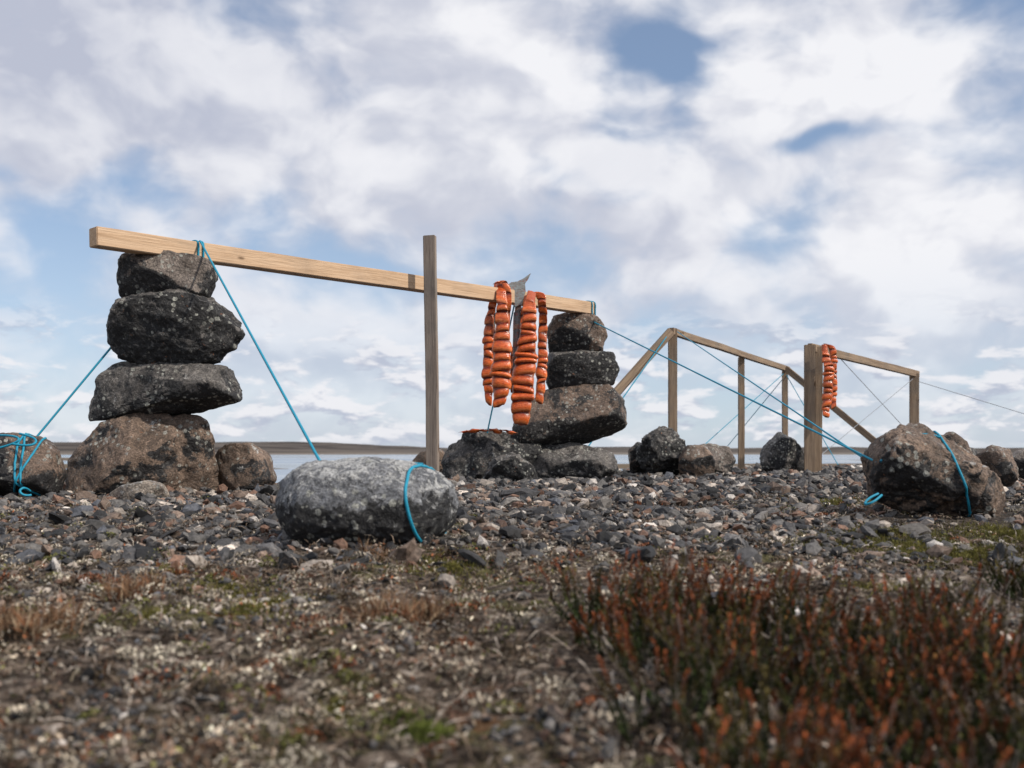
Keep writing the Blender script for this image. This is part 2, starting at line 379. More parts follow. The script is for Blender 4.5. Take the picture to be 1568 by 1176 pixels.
# ---------------------------------------------------------------- fish
m, t = newmat("dried_fish_flesh")
co = t.n('ShaderNodeTexCoord').outputs['Object']
at = t.n('ShaderNodeAttribute', attribute_name="Col").outputs[0]
v = t.noise(t.n('ShaderNodeMapping', {'Vector': co, 'Scale': (45, 45, 200)}).outputs[0], 1.0, 4, .6, .6)
v2 = t.noise(co, 30, 4, .6)
colr = t.mix(1, at, t.n('ShaderNodeCombineColor', {0: t.mr(v, .3, .7, .75, 1.2), 1: t.mr(v, .3, .7, .6, 1.4), 2: t.mr(v, .3, .7, .5, 1.5)}).outputs[0], 'MULTIPLY')
colr = t.mix(t.mr(v2, .33, .47, .45, 0), colr, C(.36, .03, .008))
finish(t, colr, t.mr(v2, .3, .7, .12, .38), t.m('ADD', v, v2), .5, .005, .7)
M_fish = m
def strip(pts, chunks, thick=.58, seed=0, ribs=.18, col=((.72, .125, .016), (.11, .010, .003)), bare_top=.12, back_skin=True):
    P = np.array(pts, float); rs = np.random.default_rng(seed)
    SUB = 16; N = chunks*SUB
    cum = np.r_[0, np.cumsum(np.hypot(np.diff(P[:, 0]), np.diff(P[:, 1])))]; cum /= cum[-1]
    ed = np.cumsum(np.r_[0, rs.uniform(.6, 1.4, chunks)]); ed /= ed[-1]
    ts = np.interp(np.linspace(0, chunks, N+1), np.arange(chunks+1), ed); ring = 28
    def smooth(a):
        k = np.ones(25)/25; return np.convolve(np.r_[np.full(12, a[0]), a, np.full(12, a[-1])], k, 'valid')
    u = smooth(np.interp(ts, cum, P[:, 0])); v_ = np.interp(ts, cum, P[:, 1]); hwp = smooth(np.interp(ts, cum, P[:, 2])); dd = np.interp(ts, cum, P[:, 3])
    jit = rs.normal(0, 1, (chunks+1, 6)); V = []; Cc = []
    bow = rs.uniform(-.006, .006)
    for i, tt in enumerate(ts):
        k = min(i//SUB, chunks-1); f = i/SUB-k
        if f >= .999: sh = 0
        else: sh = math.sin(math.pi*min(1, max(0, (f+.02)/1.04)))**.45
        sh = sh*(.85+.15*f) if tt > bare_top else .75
        hw0 = hwp[i]*dd[i]/FOC
        c = W(u[i], v_[i], dd[i])+Vector((.002*jit[k, 1]+bow*math.sin(tt*3), .006*jit[k, 2]+.012*math.sin(tt*5+seed), 0))
        for j in range(ring):
            a = 2*math.pi*j/ring; ca, sa = math.cos(a), math.sin(a)
            asym = 1+.12*(jit[k, 0] if ca > 0 else jit[k, 3])*abs(ca)*sh
            hw = hw0*(1-ribs+ribs*sh*1.3)*asym
            tk = hw0*thick*(.35+.75*sh)
            x = hw*math.copysign(abs(ca)**.85, ca)
            y = tk*math.copysign(abs(sa)**.8, sa)
            y -= hw0*(abs(ca)**3)*sh*(.20+.22*jit[k, 4])
            tilt = -.010*abs(ca)**2*sh + .010*math.sin(k*1.7+seed)*ca + .006*jit[k, 5]*ca
            V.append((c.x+x, c.y+y, c.z+tilt))
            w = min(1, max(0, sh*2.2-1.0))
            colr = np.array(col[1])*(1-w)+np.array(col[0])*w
            if .66 < f < .90 and tt > bare_top: colr = colr*.7+np.array((.90, .36, .14))*.3
            if abs(ca) > .9 and back_skin: colr = colr*.7+np.array((.85, .30, .11))*.3
            if back_skin and sa > .55: colr = np.array((.16, .15, .14))
            Cc.append(np.clip(colr*(1+.12*jit[k, 0]), 0, 1))
    F = []
    for i in range(N):
        for j in range(ring):
            a = i*ring+j; b = i*ring+(j+1) % ring; F.append((a, b, b+ring, a+ring))
    n0 = len(V)
    for e_, i in ((0, 0), (1, N)):
        V.append(tuple(np.mean(V[i*ring:(i+1)*ring], 0)-np.array((0, 0, .008*(2*e_-1))))); Cc.append(col[0])
        for j in range(ring):
            a = i*ring+j; b = i*ring+(j+1) % ring
            F.append((n0+e_, a, b, b) if e_ else (n0+e_, b, a, a))
    return V, F, Cc
def fish(name, strips, extra=None):
    V = []; F = []; Cc = []
    for s in strips:
        v, f, c = s; o = len(V); V += v; Cc += [tuple(q) for q in c]; F += [tuple(x+o for x in q) for q in f]
    bm = bmesh.new(); cl = bm.verts.layers.float_color.new("Col")
    bv = []; ctr = np.mean(np.array(V), 0)
    for p, c in zip(V, Cc):
        q = bm.verts.new(np.array(p)-ctr); q[cl] = (*c, 1); bv.append(q)
    for f in F:
        ff = []
        for i in f:
            if i not in ff: ff.append(i)
        try: bm.faces.new([bv[i] for i in ff]).smooth = True
        except ValueError: pass
    for poly, d, th, c in (extra or []):
        fr = [bm.verts.new(np.array(W(a, b, d)[:])-ctr) for a, b in poly]; bk = [bm.verts.new(np.array((W(a, b, d)+Vector((0, th, 0)))[:])-ctr) for a, b in poly]
        for q in fr+bk: q[cl] = (*c, 1)
        bm.faces.new(fr); bm.faces.new(bk[::-1])
        for i in range(len(fr)):
            j = (i+1) % len(fr); bm.faces.new((fr[i], bk[i], bk[j], fr[j]))
    bmesh.ops.recalc_face_normals(bm, faces=bm.faces)
    me = bpy.data.meshes.new(name); bm.to_mesh(me); bm.free(); me.materials.append(M_fish)
    o = bpy.data.objects.new(name, me); o.location = Vector([float(x) for x in ctr]); return link(o)
skin = ((.17, .17, .17), (.10, .09, .09))
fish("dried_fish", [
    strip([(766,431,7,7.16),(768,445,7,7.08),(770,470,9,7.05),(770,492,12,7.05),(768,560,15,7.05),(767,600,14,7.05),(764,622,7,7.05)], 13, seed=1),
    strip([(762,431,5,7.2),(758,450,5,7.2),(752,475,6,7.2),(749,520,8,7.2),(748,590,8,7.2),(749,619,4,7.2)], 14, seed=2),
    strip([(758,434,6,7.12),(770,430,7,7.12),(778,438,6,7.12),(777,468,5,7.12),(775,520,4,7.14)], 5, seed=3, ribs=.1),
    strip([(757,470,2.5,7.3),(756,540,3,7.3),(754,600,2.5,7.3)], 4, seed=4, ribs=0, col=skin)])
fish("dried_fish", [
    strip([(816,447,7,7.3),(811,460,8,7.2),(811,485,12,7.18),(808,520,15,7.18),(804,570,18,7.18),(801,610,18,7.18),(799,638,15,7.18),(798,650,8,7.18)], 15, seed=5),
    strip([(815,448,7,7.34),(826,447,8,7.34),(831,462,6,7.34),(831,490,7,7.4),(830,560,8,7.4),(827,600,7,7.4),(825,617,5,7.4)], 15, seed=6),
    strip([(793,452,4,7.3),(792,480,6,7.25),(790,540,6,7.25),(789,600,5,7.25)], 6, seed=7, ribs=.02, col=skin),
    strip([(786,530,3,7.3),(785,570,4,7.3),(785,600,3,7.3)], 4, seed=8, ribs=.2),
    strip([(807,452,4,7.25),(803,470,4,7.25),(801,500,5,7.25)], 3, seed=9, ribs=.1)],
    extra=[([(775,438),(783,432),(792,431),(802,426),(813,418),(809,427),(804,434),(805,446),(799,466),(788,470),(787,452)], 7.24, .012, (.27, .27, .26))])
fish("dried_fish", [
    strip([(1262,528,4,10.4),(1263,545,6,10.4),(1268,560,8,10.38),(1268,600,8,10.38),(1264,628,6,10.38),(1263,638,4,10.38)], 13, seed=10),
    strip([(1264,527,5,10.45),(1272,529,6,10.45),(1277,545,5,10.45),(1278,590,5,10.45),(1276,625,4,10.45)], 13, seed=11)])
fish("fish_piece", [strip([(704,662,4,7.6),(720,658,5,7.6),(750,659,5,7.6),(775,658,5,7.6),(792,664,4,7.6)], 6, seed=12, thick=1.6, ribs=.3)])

# ---------------------------------------------------------------- ground
m, t = newmat("tundra_ground")
co = t.n('ShaderNodeTexCoord').outputs['Object']
sx = t.n('ShaderNodeSeparateXYZ', {0: co})
X_, Y_, Z_ = sx.outputs
n2 = t.noise(co, 28, 5, .68, .4); n3 = t.noise(co, 110, 3, .6); n4 = t.noise(co, 4.5, 4, .6)
soil = t.mix(t.mr(n2, .40, .62), C(.024, .017, .012), C(.14, .108, .085))
soil = t.mix(t.mr(n2, .56, .68, 0, .85), soil, C(.38, .33, .27))
moss = t.mix(t.mr(n3, .35, .65), C(.05, .052, .014), C(.15, .14, .05))
mm = t.m('MULTIPLY', t.mr(n4, .55, .66), t.mr(Y_, 4.0, 6.5, 1, .3))
soil = t.mix(t.m('MULTIPLY', mm, .6), soil, moss)
soil = t.mix(t.mr(t.noise(co, 7, 4, .6), .60, .69, 0, .6), soil, C(.11, .04, .018))
grav = t.mix(t.mr(n2, .35, .65), C(.028, .024, .021), C(.10, .083, .070))
near = t.mix(t.mr(Y_, 2.8, 4.2), soil, grav)
sand = t.mix(t.noise(co, .02, 4), C(.15, .115, .08), C(.10, .075, .052))
hn = t.n('ShaderNodeTexNoise', {'Vector': t.n('ShaderNodeMapping', {'Vector': co, 'Scale': (.006, .004, .35)}).outputs[0], 'Scale': 1.0, 'Detail': 5}).outputs[0]
hillc = t.mix(t.mr(hn, .42, .58), C(.04, .032, .027), C(.105, .088, .075))
hillc = t.mix(t.mr(Z_, 1.0, -2.2), hillc, C(.17, .145, .12))
farc = t.mix(t.mr(Y_, 700, 900), sand, hillc)
colr = t.mix(t.mr(Y_, 40, 60), near, farc)
finish(t, colr, .95, t.m('ADD', n2, t.m('MULTIPLY', n3, .4)), 1.0, .02, .15)
M_ground = m
tx = np.linspace(-1, 1, 820); xs = 1.0*np.sinh(tx*math.asinh(3500))+.4
ty0 = np.linspace(-.55, 1, 820); ys = 1.0*np.sinh(ty0*math.asinh(5000))+2.2
XX, YY = np.meshgrid(xs, ys)
ZZ = G(XX, YY)
V = np.stack([XX.ravel(), YY.ravel(), ZZ.ravel()], 1)
ny, nx = XX.shape
idx = np.arange(ny*nx).reshape(ny, nx)
F = np.stack([idx[:-1, :-1].ravel(), idx[:-1, 1:].ravel(), idx[1:, 1:].ravel(), idx[1:, :-1].ravel()], 1)
mesh_np("ground", V, F, M_ground, smooth=True, center=False)

m, t = newmat("sea_water")
co = t.n('ShaderNodeTexCoord').outputs['Object']
w1 = t.noise(t.n('ShaderNodeMapping', {'Vector': co, 'Scale': (.25, .8, 1)}).outputs[0], 1.0, 5, .6)
w2 = t.noise(t.n('ShaderNodeMapping', {'Vector': co, 'Scale': (.004, .02, 1)}).outputs[0], 1.0, 4, .6)
finish(t, t.mix(t.mr(w2, .35, .65), C(.10, .15, .21), C(.16, .22, .29)), t.mr(w2, .4, .6, .08, .25), w1, .12, .05, .5)
M_water = m
mesh_np("water", [(-6000, 9, WATER_Z), (6000, 9, WATER_Z), (6000, 9000, WATER_Z), (-6000, 9000, WATER_Z)], [(0, 1, 2, 3)], M_water)

# ---------------------------------------------------------------- scatter
def attr_mat(name, rough=.85, spec=.25, nsc=60):
    m, t = newmat(name)
    at = t.n('ShaderNodeAttribute', attribute_name="Col").outputs[0]
    v = t.noise(t.n('ShaderNodeTexCoord').outputs['Object'], nsc, 3, .65)
    finish(t, t.mix(1, at, t.grey(t.mr(v, .3, .7, .6, 1.4)), 'MULTIPLY'), rough, v, .4, .004, spec)
    return m
M_peb = attr_mat("gravel_stone", nsc=90, rough=.7, spec=.35); M_veg = attr_mat("plant_matter", .8, .15, nsc=40)
def ico(s):
    bm = bmesh.new(); bmesh.ops.create_icosphere(bm, subdivisions=s, radius=1)
    a = np.array([v.co[:] for v in bm.verts]), np.array([[q.index for q in f.verts] for f in bm.faces]); bm.free(); return a
IV, IF = ico(1); IV2, IF2 = ico(2)
PAL = np.array([(.064, .062, .063), (.105, .099, .094), (.17, .155, .14), (.022, .022, .023), (.20, .145, .112), (.36, .31, .265), (.15, .085, .058), (.50, .46, .42), (.078, .082, .094)])
PW = np.array([.19, .19, .14, .19, .11, .08, .08, .025, .045]); PW /= PW.sum()
def pebbles(name, x, y, r, iv=IV, if_=IF, sink=.25, flat=(.35, .8), dk=1.0, pw=PW):
    n = len(x); sc = np.stack([rng.uniform(.7, 1.6, n), rng.uniform(.6, 1.0, n), rng.uniform(*flat, n)], 1)*r[:, None]
    base = iv[None]*(1+rng.uniform(-.32, .26, (n, len(iv), 1)))
    base = base*sc[:, None, :]
    yaw = rng.uniform(0, 2*math.pi, n); c, s = np.cos(yaw), np.sin(yaw); z0 = np.zeros(n); o1 = np.ones(n)
    tx_, ty_ = rng.normal(0, .42, n), rng.normal(0, .42, n)
    Rz = np.stack([c, -s, z0, s, c, z0, z0, z0, o1], 1).reshape(-1, 3, 3)
    Rx = np.stack([o1, z0, z0, z0, np.cos(tx_), -np.sin(tx_), z0, np.sin(tx_), np.cos(tx_)], 1).reshape(-1, 3, 3)
    Ry = np.stack([np.cos(ty_), z0, np.sin(ty_), z0, o1, z0, -np.sin(ty_), z0, np.cos(ty_)], 1).reshape(-1, 3, 3)
    R = Rz@Rx@Ry
    P = np.einsum('nij,nkj->nki', R, base)
    z = G(x, y)+sc[:, 2]*(1-2*sink)
    P = P+np.stack([x, y, z], 1)[:, None, :]
    Fa = (if_[None]+(np.arange(n)*len(iv))[:, None, None]).reshape(-1, 3)
    tone = np.clip(1+.9*fbm(x*1.3, y*1.3, 120, 2), .55, 1.5)*dk
    col = PAL[rng.choice(len(PAL), n, p=pw)]*rng.uniform(.7, 1.35, (n, 1))*tone[:, None]
    mesh_np(name, P.reshape(-1, 3), Fa, M_peb, np.repeat(col, len(iv), 0))
def area(n, y0, y1, pw=1.0, wx=.72):
    u = rng.random(n); y = (y0**(1-pw)+(u*(y1**(1-pw)-y0**(1-pw))))**(1/(1-pw)) if pw != 1 else y0*(y1/y0)**u
    x = rng.uniform(-1, 1, n)*(wx*y+.6)
    return x, y
x, y = area(88000, 2.3, 17, 1.0)
keep = (y < crest(x)+1.5)
dens = sstep(2.4, 4.0, y+1.4*fbm(x*1.2, y*1.2, 60, 3))*(1-.80*sstep(.9, 1.8, x)*sstep(6.3, 4.6, y))
keep &= rng.random(len(x)) < np.clip(dens*(.7+.9*vn(x*2, y*2, 66)+.3), .04, 1)
x, y = x[keep], y[keep]
r = np.clip(rng.lognormal(math.log(.0105), .6, len(x)), .0035, .042)*np.interp(y, [2.4, 5, 12], [.8, 1.1, 1.6])
pebbles("gravel", x, y, r)
x, y = area(1900, 2.7, 15, .8); k = (y < crest(x)+.5)&(rng.random(len(x)) < (1-.8*sstep(.9, 1.8, x)*sstep(6.3, 4.6, y))); x, y = x[k], y[k]
pw2 = np.array([.24, .22, .12, .22, .08, .03, .06, .01, .04]); pw2 /= pw2.sum()
pebbles("gravel", x, y, np.clip(rng.lognormal(math.log(.028), .35, len(x)), .018, .065), IV2, IF2, .34, (.22, .55), .8, pw2)
x, y = area(32000, .75, 3.6, 1.0, .68)
k = rng.random(len(x)) < np.clip(.30+1.8*vn(x*5, y*5, 70), .06, 1); x, y = x[k], y[k]
pebbles("gravel", x, y, np.clip(rng.lognormal(math.log(.0056), .5, len(x)), .002, .018))

def flakes(name, x, y, L, wd, pal, pw, lift=.004, upr=.35, tone=None, colr=None):
    n = len(x); yaw = rng.uniform(0, 2*math.pi, n); pit = rng.normal(0, upr, n); rol = rng.normal(0, .6, n)
    d = np.stack([np.cos(yaw)*np.cos(pit), np.sin(yaw)*np.cos(pit), np.sin(pit)], 1)
    s = np.stack([-np.sin(yaw), np.cos(yaw), np.sin(rol)], 1)
    c = np.stack([x, y, G(x, y)+lift+np.abs(np.sin(pit))*L*.5], 1)
    d = d*L[:, None]*.5; s = s*wd[:, None]*.5
    cv = np.cross(d, s); cv /= np.linalg.norm(cv, axis=1)[:, None]+1e-9; cv *= (L*.15)[:, None]
    P = np.stack([c-d, c-s+cv, c+d, c+s+cv], 1)
    Fa = np.arange(4*n).reshape(n, 4)
    col = colr if colr is not None else np.array(pal)[rng.choice(len(pal), n, p=np.array(pw)/sum(pw))]
    col = col*rng.uniform(.7, 1.3, (n, 1))
    if tone is not None: col = col*tone[:, None]
    mesh_np(name, P.reshape(-1, 3), Fa, M_veg, np.repeat(np.clip(col, 0, .8), 4, 0))
x, y = area(130000, .7, 5.2, .9, .68)
cl = fbm(x*9, y*9, 80, 3)+.6*fbm(x*2, y*2, 81, 2)
k = (rng.random(len(x)) < np.clip(.45+1.5*cl, .06, 1))&(rng.random(len(x)) < 1-.75*sstep(2.7, 4.0, y)*(1-sstep(.6, 1.6, x))); x, y, cl = x[k], y[k], cl[k]
tone = np.clip(.60+1.5*fbm(x*16, y*16, 84, 2)+.9*cl+.7*fbm(x*1.3, y*1.3, 85, 2), .14, 1.6)
flakes("lichen_litter", x, y, rng.uniform(.005, .016, len(x)), rng.uniform(.003, .008, len(x)),
       [(.50, .44, .35), (.33, .27, .205), (.17, .11, .075), (.05, .036, .026), (.22, .08, .035), (.15, .14, .05)], [.23, .24, .22, .15, .08, .08], .007, .6, tone)
nc = 2200
cx, cy = area(nc, .85, 4.8, 1.1, .62); k = rng.random(nc) < np.clip(.5+1.2*fbm(cx*2.2, cy*2.2, 131, 2), .1, 1)*(1-.6*sstep(3.0, 4.2, cy)*(1-sstep(.6, 1.4, cx))); cx, cy = cx[k], cy[k]; nc = len(cx)
cr_ = rng.uniform(.012, .036, nc); per = 66
cpal = np.array([(.50, .45, .36), (.38, .33, .26), (.14, .10, .07), (.06, .045, .03), (.18, .065, .03), (.12, .12, .04), (.27, .23, .18)])
pick = np.where(fbm(cx*1.6, cy*1.6, 141, 2) > .0, 0, 1)
ca_ = rng.choice(7, nc, p=[.26, .20, .12, .10, .07, .10, .15]); cb_ = rng.choice(7, nc, p=[.08, .09, .24, .22, .15, .14, .08])
cc_ = cpal[np.where(pick == 0, ca_, cb_)]
th = rng.uniform(0, 6.28, (nc, per)); zz = rng.random((nc, per))
px_ = cx[:, None]+cr_[:, None]*np.sqrt(1-zz**2)*np.cos(th)*1.2; py_ = cy[:, None]+cr_[:, None]*np.sqrt(1-zz**2)*np.sin(th)
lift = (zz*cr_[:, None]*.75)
n = nc*per
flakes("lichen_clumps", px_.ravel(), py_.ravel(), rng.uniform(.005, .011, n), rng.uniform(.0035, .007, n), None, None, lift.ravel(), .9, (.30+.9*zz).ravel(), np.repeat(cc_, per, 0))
x, y = area(15000, .7, 5, .9, .68)
flakes("twig_litter", x, y, rng.uniform(.02, .055, len(x)), rng.uniform(.0012, .0028, len(x)), [(.36, .31, .26), (.09, .06, .04), (.2, .15, .11)], [.4, .3, .3], .014, .45)

def blades(name, x, y, H, wd, c0, c1, lean=.5, z=None):
    n = len(x); a = rng.uniform(0, 2*math.pi, n); l = np.abs(rng.normal(0, lean, n))
    b = np.stack([x, y, (G(x, y) if z is None else z)-.003], 1)
    dr = np.stack([np.cos(a)*l, np.sin(a)*l, np.ones(n)], 1); dr /= np.linalg.norm(dr, axis=1)[:, None]
    yw = rng.uniform(0, math.pi, n); s = np.stack([np.cos(yw), np.sin(yw), np.zeros(n)], 1)*wd[:, None]*.5
    mid = b+dr*(H*.55)[:, None]; tip = b+dr*H[:, None]+np.stack([np.cos(a)*l*H*.3, np.sin(a)*l*H*.3, -l*H*.12], 1)
    P = np.stack([b-s, b+s, mid+s*.8, tip, mid-s*.8], 1)
    Fa = np.arange(5*n).reshape(n, 5)
    col = np.stack([c0, c0, (c0+c1)/2, c1, (c0+c1)/2], 1)
    mesh_np(name, P.reshape(-1, 3), Fa, M_veg, col.reshape(-1, 3))
def clump(n, spots):
    xs_, ys_ = [], []
    for (cx, cy, r) in spots:
        k = int(n*r*r); a = rng.uniform(0, 2*math.pi, k); q = r*np.abs(rng.normal(0, .55, k)); xs_.append(cx+q*np.cos(a)); ys_.append(cy+q*np.sin(a))
    return np.concatenate(xs_), np.concatenate(ys_)
def gp(u, v):
    for d in np.arange(.8, 14, .01):
        p = W(u, v, d)
        if p.z <= float(G(p.x, p.y)): return p.x, p.y
    return p.x, p.y
spots = [(*gp(u, v), r) for u, v, r in [(690,870,.16),(650,862,.1),(380,935,.10),(420,925,.12),(240,945,.08),(350,905,.12),(1260,830,.22),(1330,815,.2),(1400,840,.28),(1480,850,.25),(1540,820,.25),(1270,770,.25),(1430,900,.14),(1350,905,.12),(1480,1000,.1),(520,1085,.05),(260,870,.1)]]
x, y = clump(70000, spots); n = len(x)
c1 = np.array([(.18, .18, .055)])*rng.uniform(.6, 1.4, (n, 1))+rng.uniform(0, .05, (n, 1))*np.array([(1, .3, 0)])
blades("moss", x, y, rng.uniform(.006, .024, n), rng.uniform(.0015, .004, n), c1*.35, c1, .8)
x, y = clump(700000, [(*gp(645, 1125), .032), (*gp(615, 1105), .024), (*gp(675, 1130), .020)]); n = len(x)
c1 = np.array([(.16, .19, .045)])*rng.uniform(.6, 1.4, (n, 1))
blades("moss", x, y, rng.uniform(.008, .02, n), rng.uniform(.0015, .003, n), c1*.35, c1, .6)
x, y = area(34000, .8, 6.5, .8, .68); k = rng.random(len(x)) < np.clip(.10+1.3*fbm(x*3, y*3, 90, 3), 0, 1); x, y = x[k], y[k]; n = len(x)
cc = np.array([(.22, .08, .035), (.28, .20, .12), (.12, .11, .04), (.36, .30, .21)])[rng.choice(4, n)]*rng.uniform(.6, 1.3, (n, 1))
blades("low_tundra_plants", x, y, rng.uniform(.008, .035, n), rng.uniform(.0015, .004, n), cc*.4, cc, .8)
for spots in ([(620, 955, .05), (560, 958, .045), (660, 950, .05), (590, 940, .04)], [(200, 915, .045), (170, 920, .035), (235, 905, .035)], [(15, 970, .06), (50, 975, .04)], [(80, 960, .04), (110, 958, .03)], [(560, 855, .03), (585, 860, .025)]):
    x, y = clump(80000, [(*gp(u, v), r) for u, v, r in spots]); n = len(x)
    cc = np.array([(.36, .21, .12), (.42, .31, .2), (.22, .10, .05)])[rng.choice(3, n)]*rng.uniform(.6, 1.2, (n, 1))
    blades("dry_grass_tuft", x, y, rng.uniform(.02, .075, n), rng.uniform(.001, .0026, n), cc*.4, cc, .55)
x, y = clump(60000, [(*gp(u, v), r) for u, v, r in [(270, 880, .05), (240, 872, .04), (980, 775, .07), (870, 852, .035), (520, 1025, .03), (1040, 960, .03)]]); n = len(x)
cc = np.array([(.26, .075, .03), (.30, .13, .06)])[rng.choice(2, n)]*rng.uniform(.6, 1.2, (n, 1))
blades("red_bearberry", x, y, rng.uniform(.008, .03, n), rng.uniform(.002, .005, n), cc*.4, cc, .9)

# heather: sprigs radiating from many small crowns
def heather(name, crowns, leaves=110, red=.55, leafL=(.008, .013)):
    bx, by, H, az, ln, rd_ = [], [], [], [], [], []
    for cx, cy, rr, k, h in crowns:
        a = rng.uniform(0, 2*math.pi, k); q = rr*np.sqrt(rng.random(k))
        bx.append(cx+.55*q*np.cos(a)); by.append(cy+.55*q*np.sin(a))
        az.append(a+rng.normal(0, .35, k)); ln.append(np.clip(q/rr*.6+rng.normal(0, .12, k), 0, 1.0))
        H.append(h*rng.uniform(.55, 1.1, k)*(1-.25*q/rr)); rd_.append(np.full(k, np.clip(rng.normal(red, .25), 0, 1)))
    x, y, H, az, ln, rd_ = map(np.concatenate, (bx, by, H, az, ln, rd_))
    n = len(x); b = np.stack([x, y, G(x, y)-.005], 1)
    t_ = np.tile(np.linspace(.15, 1, leaves), (n, 1))+rng.normal(0, .01, (n, leaves))
    lean = np.stack([np.cos(az)*ln, np.sin(az)*ln, np.zeros(n)], 1)
    w1 = rng.normal(0, .07, (n, 1, 3)); ph = rng.uniform(0, 6, (n, 1))
    def path(tt):
        return b[:, None]+H[:, None, None]*(lean[:, None]*(tt**.75)[..., None]+np.array([0, 0, 1.])*(tt**1.15)[..., None]+w1*np.sin(tt*5+ph)[..., None]*tt[..., None])
    P = path(t_)
    la = t_*400+rng.uniform(0, 6.28, (n, 1))
    dr = np.stack([np.cos(la), np.sin(la), np.full_like(la, 1.1)+.6*t_], -1)+lean[:, None]*.7; dr /= np.linalg.norm(dr, axis=-1, keepdims=True)
    sd = np.stack([-np.sin(la), np.cos(la), np.zeros_like(la)], -1)
    LL = rng.uniform(*leafL, (n, leaves, 1))*(1.1-.4*t_[..., None]); ww = LL*.46
    tip = P+dr*LL; mid = P+dr*LL*.55
    Q = np.stack([P, mid+sd*ww*.5, tip, mid-sd*ww*.5], 2).reshape(-1, 3)
    isred = (rng.random((n, 1)) < rd_[:, None]); k1 = sstep(.40, .95, t_)*(.22+.72*isred)
    low = np.array((.055, .040, .028)); gr = np.array((.050, .072, .021)); rd = np.array((.245, .068, .026))
    g1 = sstep(.12, .35, t_)[..., None]
    col = low*(1-g1)+gr*g1; col = col*(1-k1[..., None])+rd*k1[..., None]
    col = col*rng.uniform(.45, 1.5, (n, 1, 1))*rng.uniform(.65, 1.35, (n, leaves, 1))
    ks = np.tile(np.linspace(0, .95, 8), (n, 1)); S = path(ks)
    pieces = [(Q, np.repeat(col.reshape(-1, 3), 4, 0))]
    for off in (np.stack([-np.sin(az), np.cos(az), np.zeros(n)], 1)*.0014, np.stack([np.cos(az), np.sin(az), np.zeros(n)], 1)*.0014):
        A = S-off[:, None]; B = S+off[:, None]
        SQ = np.stack([A[:, :-1], B[:, :-1], B[:, 1:], A[:, 1:]], 2).reshape(-1, 3)
        pieces.append((SQ, np.repeat(np.array((.17, .14, .12))*rng.uniform(.5, 1.6, (n, 1)), 28, 0)))
    k = int(n*1.4); ii = rng.integers(0, n, k); tw = b[ii]+rng.normal(0, .02, (k, 3))*np.array([1, 1, 0])
    dv = rng.normal(0, 1, (k, 3)); dv[:, 2] = np.abs(dv[:, 2])*.9+.25; dv /= np.linalg.norm(dv, axis=1)[:, None]; dv *= rng.uniform(.03, .09, (k, 1))
    so_ = np.cross(dv, rng.normal(size=(k, 3))); so_ /= np.linalg.norm(so_, axis=1)[:, None]; so_ *= .0014
    TQ = np.stack([tw-so_, tw+so_, tw+dv+so_*.5, tw+dv-so_*.5], 1).reshape(-1, 3)
    pieces.append((TQ, np.repeat(np.array((.27, .23, .20))*rng.uniform(.4, 1.4, (k, 1)), 4, 0)))
    PP = np.concatenate([p for p, _ in pieces]); CC = np.concatenate([c for _, c in pieces])
    mesh_np(name, PP, np.arange(len(PP)).reshape(-1, 4), M_veg, CC)
crowns = []
tries = 0
while len(crowns) < 125 and tries < 12000:
    tries += 1
    cy = rng.uniform(.92, 2.08); cx = rng.uniform(.08, 1.45)
    lft = np.interp(cy, [.92, 1.3, 1.6, 1.85, 2.08], [.20, .23, .20, .15, .12])+.04*math.sin(cy*13)
    bk = np.interp(cx, [.1, .35, .6, 1.0, 1.4], [2.05, 2.02, 1.93, 1.84, 1.76])+.05*math.sin(cx*17)
    if cx < lft or cy > bk: continue
    if any(math.hypot(cx-c[0], cy-c[1]) < .066 for c in crowns): continue
    hh_ = rng.choice([.09, .125, .16, .185], p=[.22, .33, .28, .17])*rng.uniform(.9, 1.1)*(1-.15*(cy < 1.25))
    crowns.append((cx, cy, rng.uniform(.06, .10), int(rng.uniform(12, 22)), hh_))
heather("heather_shrub", crowns, 100, .65)
cr = [(1.30+.17*math.cos(a)*q, 2.38+.15*math.sin(a)*q, .1, 22, rng.uniform(.09, .14)) for a, q in zip(rng.uniform(0, 6.28, 11), np.sqrt(rng.random(11)))]
heather("heather_shrub", cr, 90, .15)
gx, gy = gp(1440, 925)
heather("heather_shrub", [(gx+rng.normal(0, .05), gy+rng.normal(0, .04), .06, 26, .05) for _ in range(6)], 50, .1, (.004, .007))

# ---------------------------------------------------------------- world
world = bpy.data.worlds.new("World"); scene.world = world; world.use_nodes = True
t = NT(world.node_tree)
SUN = Vector((.80, -.42, .88)).normalized()
el = math.asin(SUN.z); rot = math.atan2(SUN.x, SUN.y)
sky = t.n('ShaderNodeTexSky'); sky.sky_type = 'NISHITA'; sky.sun_disc = False; sky.sun_elevation = el; sky.sun_rotation = rot; sky.air_density = 1.0; sky.dust_density = .6; sky.ozone_density = 1.6
gen = t.n('ShaderNodeTexCoord').outputs['Generated']
s = t.n('ShaderNodeSeparateXYZ', {0: gen}); dx, dy, dz = s.outputs
cv0 = t.n('ShaderNodeVectorMath', {0: gen, 1: (1.0, 1.0, 1.5)}, operation='MULTIPLY').outputs[0]
wn = t.n('ShaderNodeTexNoise', {'Vector': cv0, 'Scale': 5.5, 'Detail': 3.0, 'Roughness': .55}).outputs[1]
wv = t.n('ShaderNodeVectorMath', {0: wn, 1: (.5, .5, .5)}, operation='SUBTRACT').outputs[0]
cv = t.n('ShaderNodeVectorMath', {0: wv, 1: (.09, .09, .09), 2: cv0}, operation='MULTIPLY_ADD').outputs[0]
ws = t.n('ShaderNodeSeparateXYZ', {0: wv})
az0 = t.m('ARCTAN2', dx, dy); ele0 = t.m('ARCSINE', dz)
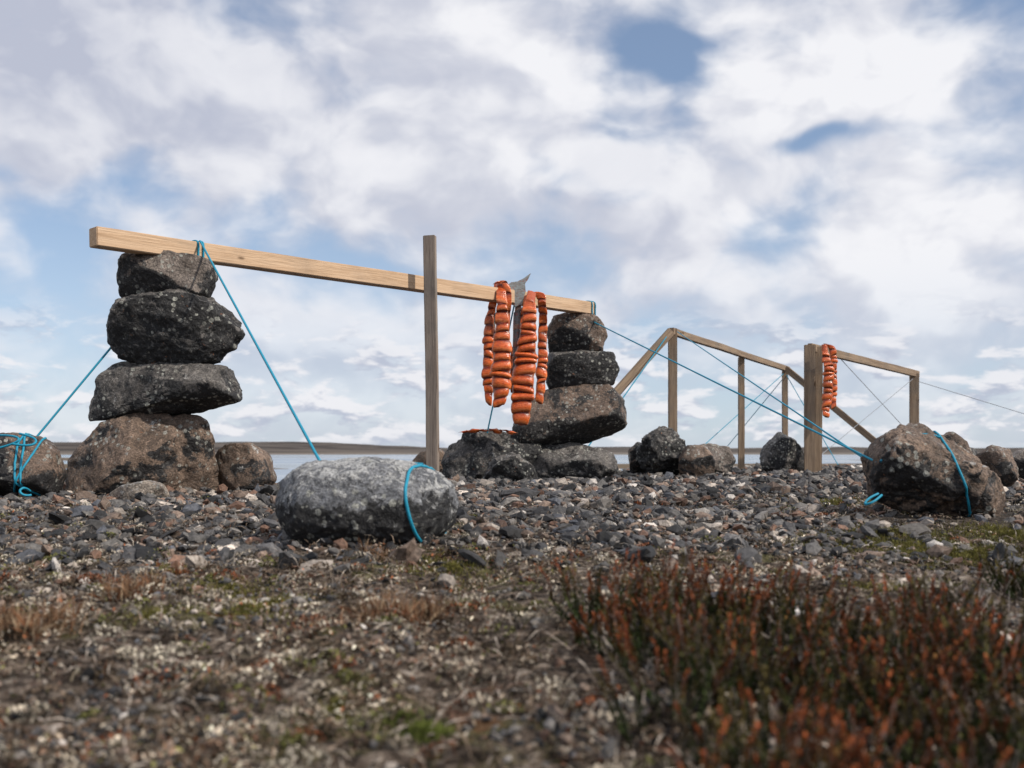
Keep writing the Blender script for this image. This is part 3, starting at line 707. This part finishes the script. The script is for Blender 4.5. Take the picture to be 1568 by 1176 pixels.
az = t.m('ADD', az0, t.m('MULTIPLY', ws.outputs[0], .26)); ele = t.m('ADD', ele0, t.m('MULTIPLY', ws.outputs[1], .20))
big = t.noise(cv, 6.5, 5, .50, .0)
azel = t.n('ShaderNodeCombineXYZ', {0: az, 1: ele, 2: 0.0}).outputs[0]
def blob(u, v, su, sv, amp):
    a0 = math.atan((u-U0)/FOC); e0 = math.atan((V0-v)/FOC*math.cos(a0))
    mp = t.n('ShaderNodeVectorMath', {0: azel, 1: (FOC/su, FOC/sv, 0), 2: (-a0*FOC/su, -e0*FOC/sv, 0)}, operation='MULTIPLY_ADD').outputs[0]
    r2 = t.n('ShaderNodeVectorMath', {0: mp, 1: mp}, operation='DOT_PRODUCT').outputs['Value']
    return t.m('MULTIPLY', t.m('EXPONENT', t.m('MULTIPLY', r2, -1.0)), amp)
dens = t.m('ADD', big, .055)
for b in [(1045,90,60,60,-.20),(870,250,110,35,-.14),(1260,215,110,32,-.20),(30,370,130,70,-.12),(470,385,160,40,-.09),(1000,440,200,50,-.06),
          (400,170,330,140,.17),(820,100,110,80,.14),(1300,90,200,90,.20),(1180,290,110,50,.16),(1440,330,160,90,.16),(90,100,180,130,.14)]:
    dens = t.m('ADD', dens, blob(*b))
mask = t.mr(dens, .37, .62)
fine = t.noise(cv, 15.0, 4, .55, .0)
d2 = t.noise(t.n('ShaderNodeVectorMath', {0: cv, 1: (.022, .0, .035)}, operation='ADD').outputs[0], 6.5, 4, .50)
relief = t.mr(t.m('SUBTRACT', big, d2), -.10, .10)
shade = t.m('ADD', t.m('MULTIPLY', relief, .60), t.m('MULTIPLY', t.mr(fine, .3, .7), .20))
shade = t.m('ADD', shade, .12)
for b in [(1300,90,240,120,.35),(820,120,110,80,.25),(1180,290,110,55,.3),(1440,330,180,120,.3),(80,60,240,130,-.40)]:
    shade = t.m('ADD', shade, blob(*b))
shade = t.m('MINIMUM', t.m('MAXIMUM', shade, 0.0), 1.0)
cloud = t.mix(shade, C(5.1, 5.4, 6.5), C(9.2, 9.2, 9.5))
skyc = t.mix(1.0, sky.outputs[0], C(.80, .98, 1.12), 'MULTIPLY')
veil = t.mr(ele0, .0, .34, .62, .20)
skyv = t.mix(veil, skyc, C(6.7, 7.5, 8.9))
lv = t.n('ShaderNodeCombineXYZ', {0: t.m('MULTIPLY', az0, 13.0), 1: t.m('MULTIPLY', ele0, 36.0), 2: 0.0}).outputs[0]
low = t.noise(lv, 1.0, 5, .58, .2)
lowm = t.m('MULTIPLY', t.mr(low, .47, .58), t.m('MULTIPLY', t.mr(ele0, .0, .015), t.mr(ele0, .08, .16, 1, 0)))
low2 = t.noise(t.n('ShaderNodeVectorMath', {0: lv, 1: (.05, .35, 0)}, operation='ADD').outputs[0], 1.0, 4, .58, .2)
lsh = t.mr(t.m('SUBTRACT', low, low2), -.07, .07)
lowc = t.mix(lsh, C(4.7, 5.1, 6.3), C(9.0, 8.9, 9.2))
final = t.mix(t.m('MULTIPLY', mask, t.mr(ele0, .02, .2, .45, .97)), skyv, cloud)
final = t.mix(t.m('MULTIPLY', lowm, .8), final, lowc)
bg = t.n('ShaderNodeBackground', {'Color': final, 'Strength': .1})
t.n('ShaderNodeOutputWorld', {0: bg.outputs[0]})

sun = bpy.data.lights.new("sun", 'SUN'); sun.energy = 3.9; sun.angle = math.radians(1.5); sun.color = (1, .92, .82)
so = link(bpy.data.objects.new("sun", sun)); so.rotation_euler = SUN.to_track_quat('Z', 'Y').to_euler(); so.location = (5, -3, 8)

cam = bpy.data.cameras.new("camera"); cam.sensor_width = 36; cam.lens = 36*FOC/1568; cam.shift_y = (V0-588)/1568
cam.clip_end = 12000; cam.clip_start = .05
cam.dof.use_dof = True; cam.dof.focus_distance = 5.6; cam.dof.aperture_fstop = 3.4
co_ = link(bpy.data.objects.new("camera", cam)); co_.location = (0, 0, CZ); co_.rotation_euler = (math.radians(90), 0, 0)
scene.camera = co_
scene.view_settings.view_transform = 'Standard'; scene.view_settings.look = 'None'; scene.view_settings.exposure = 0
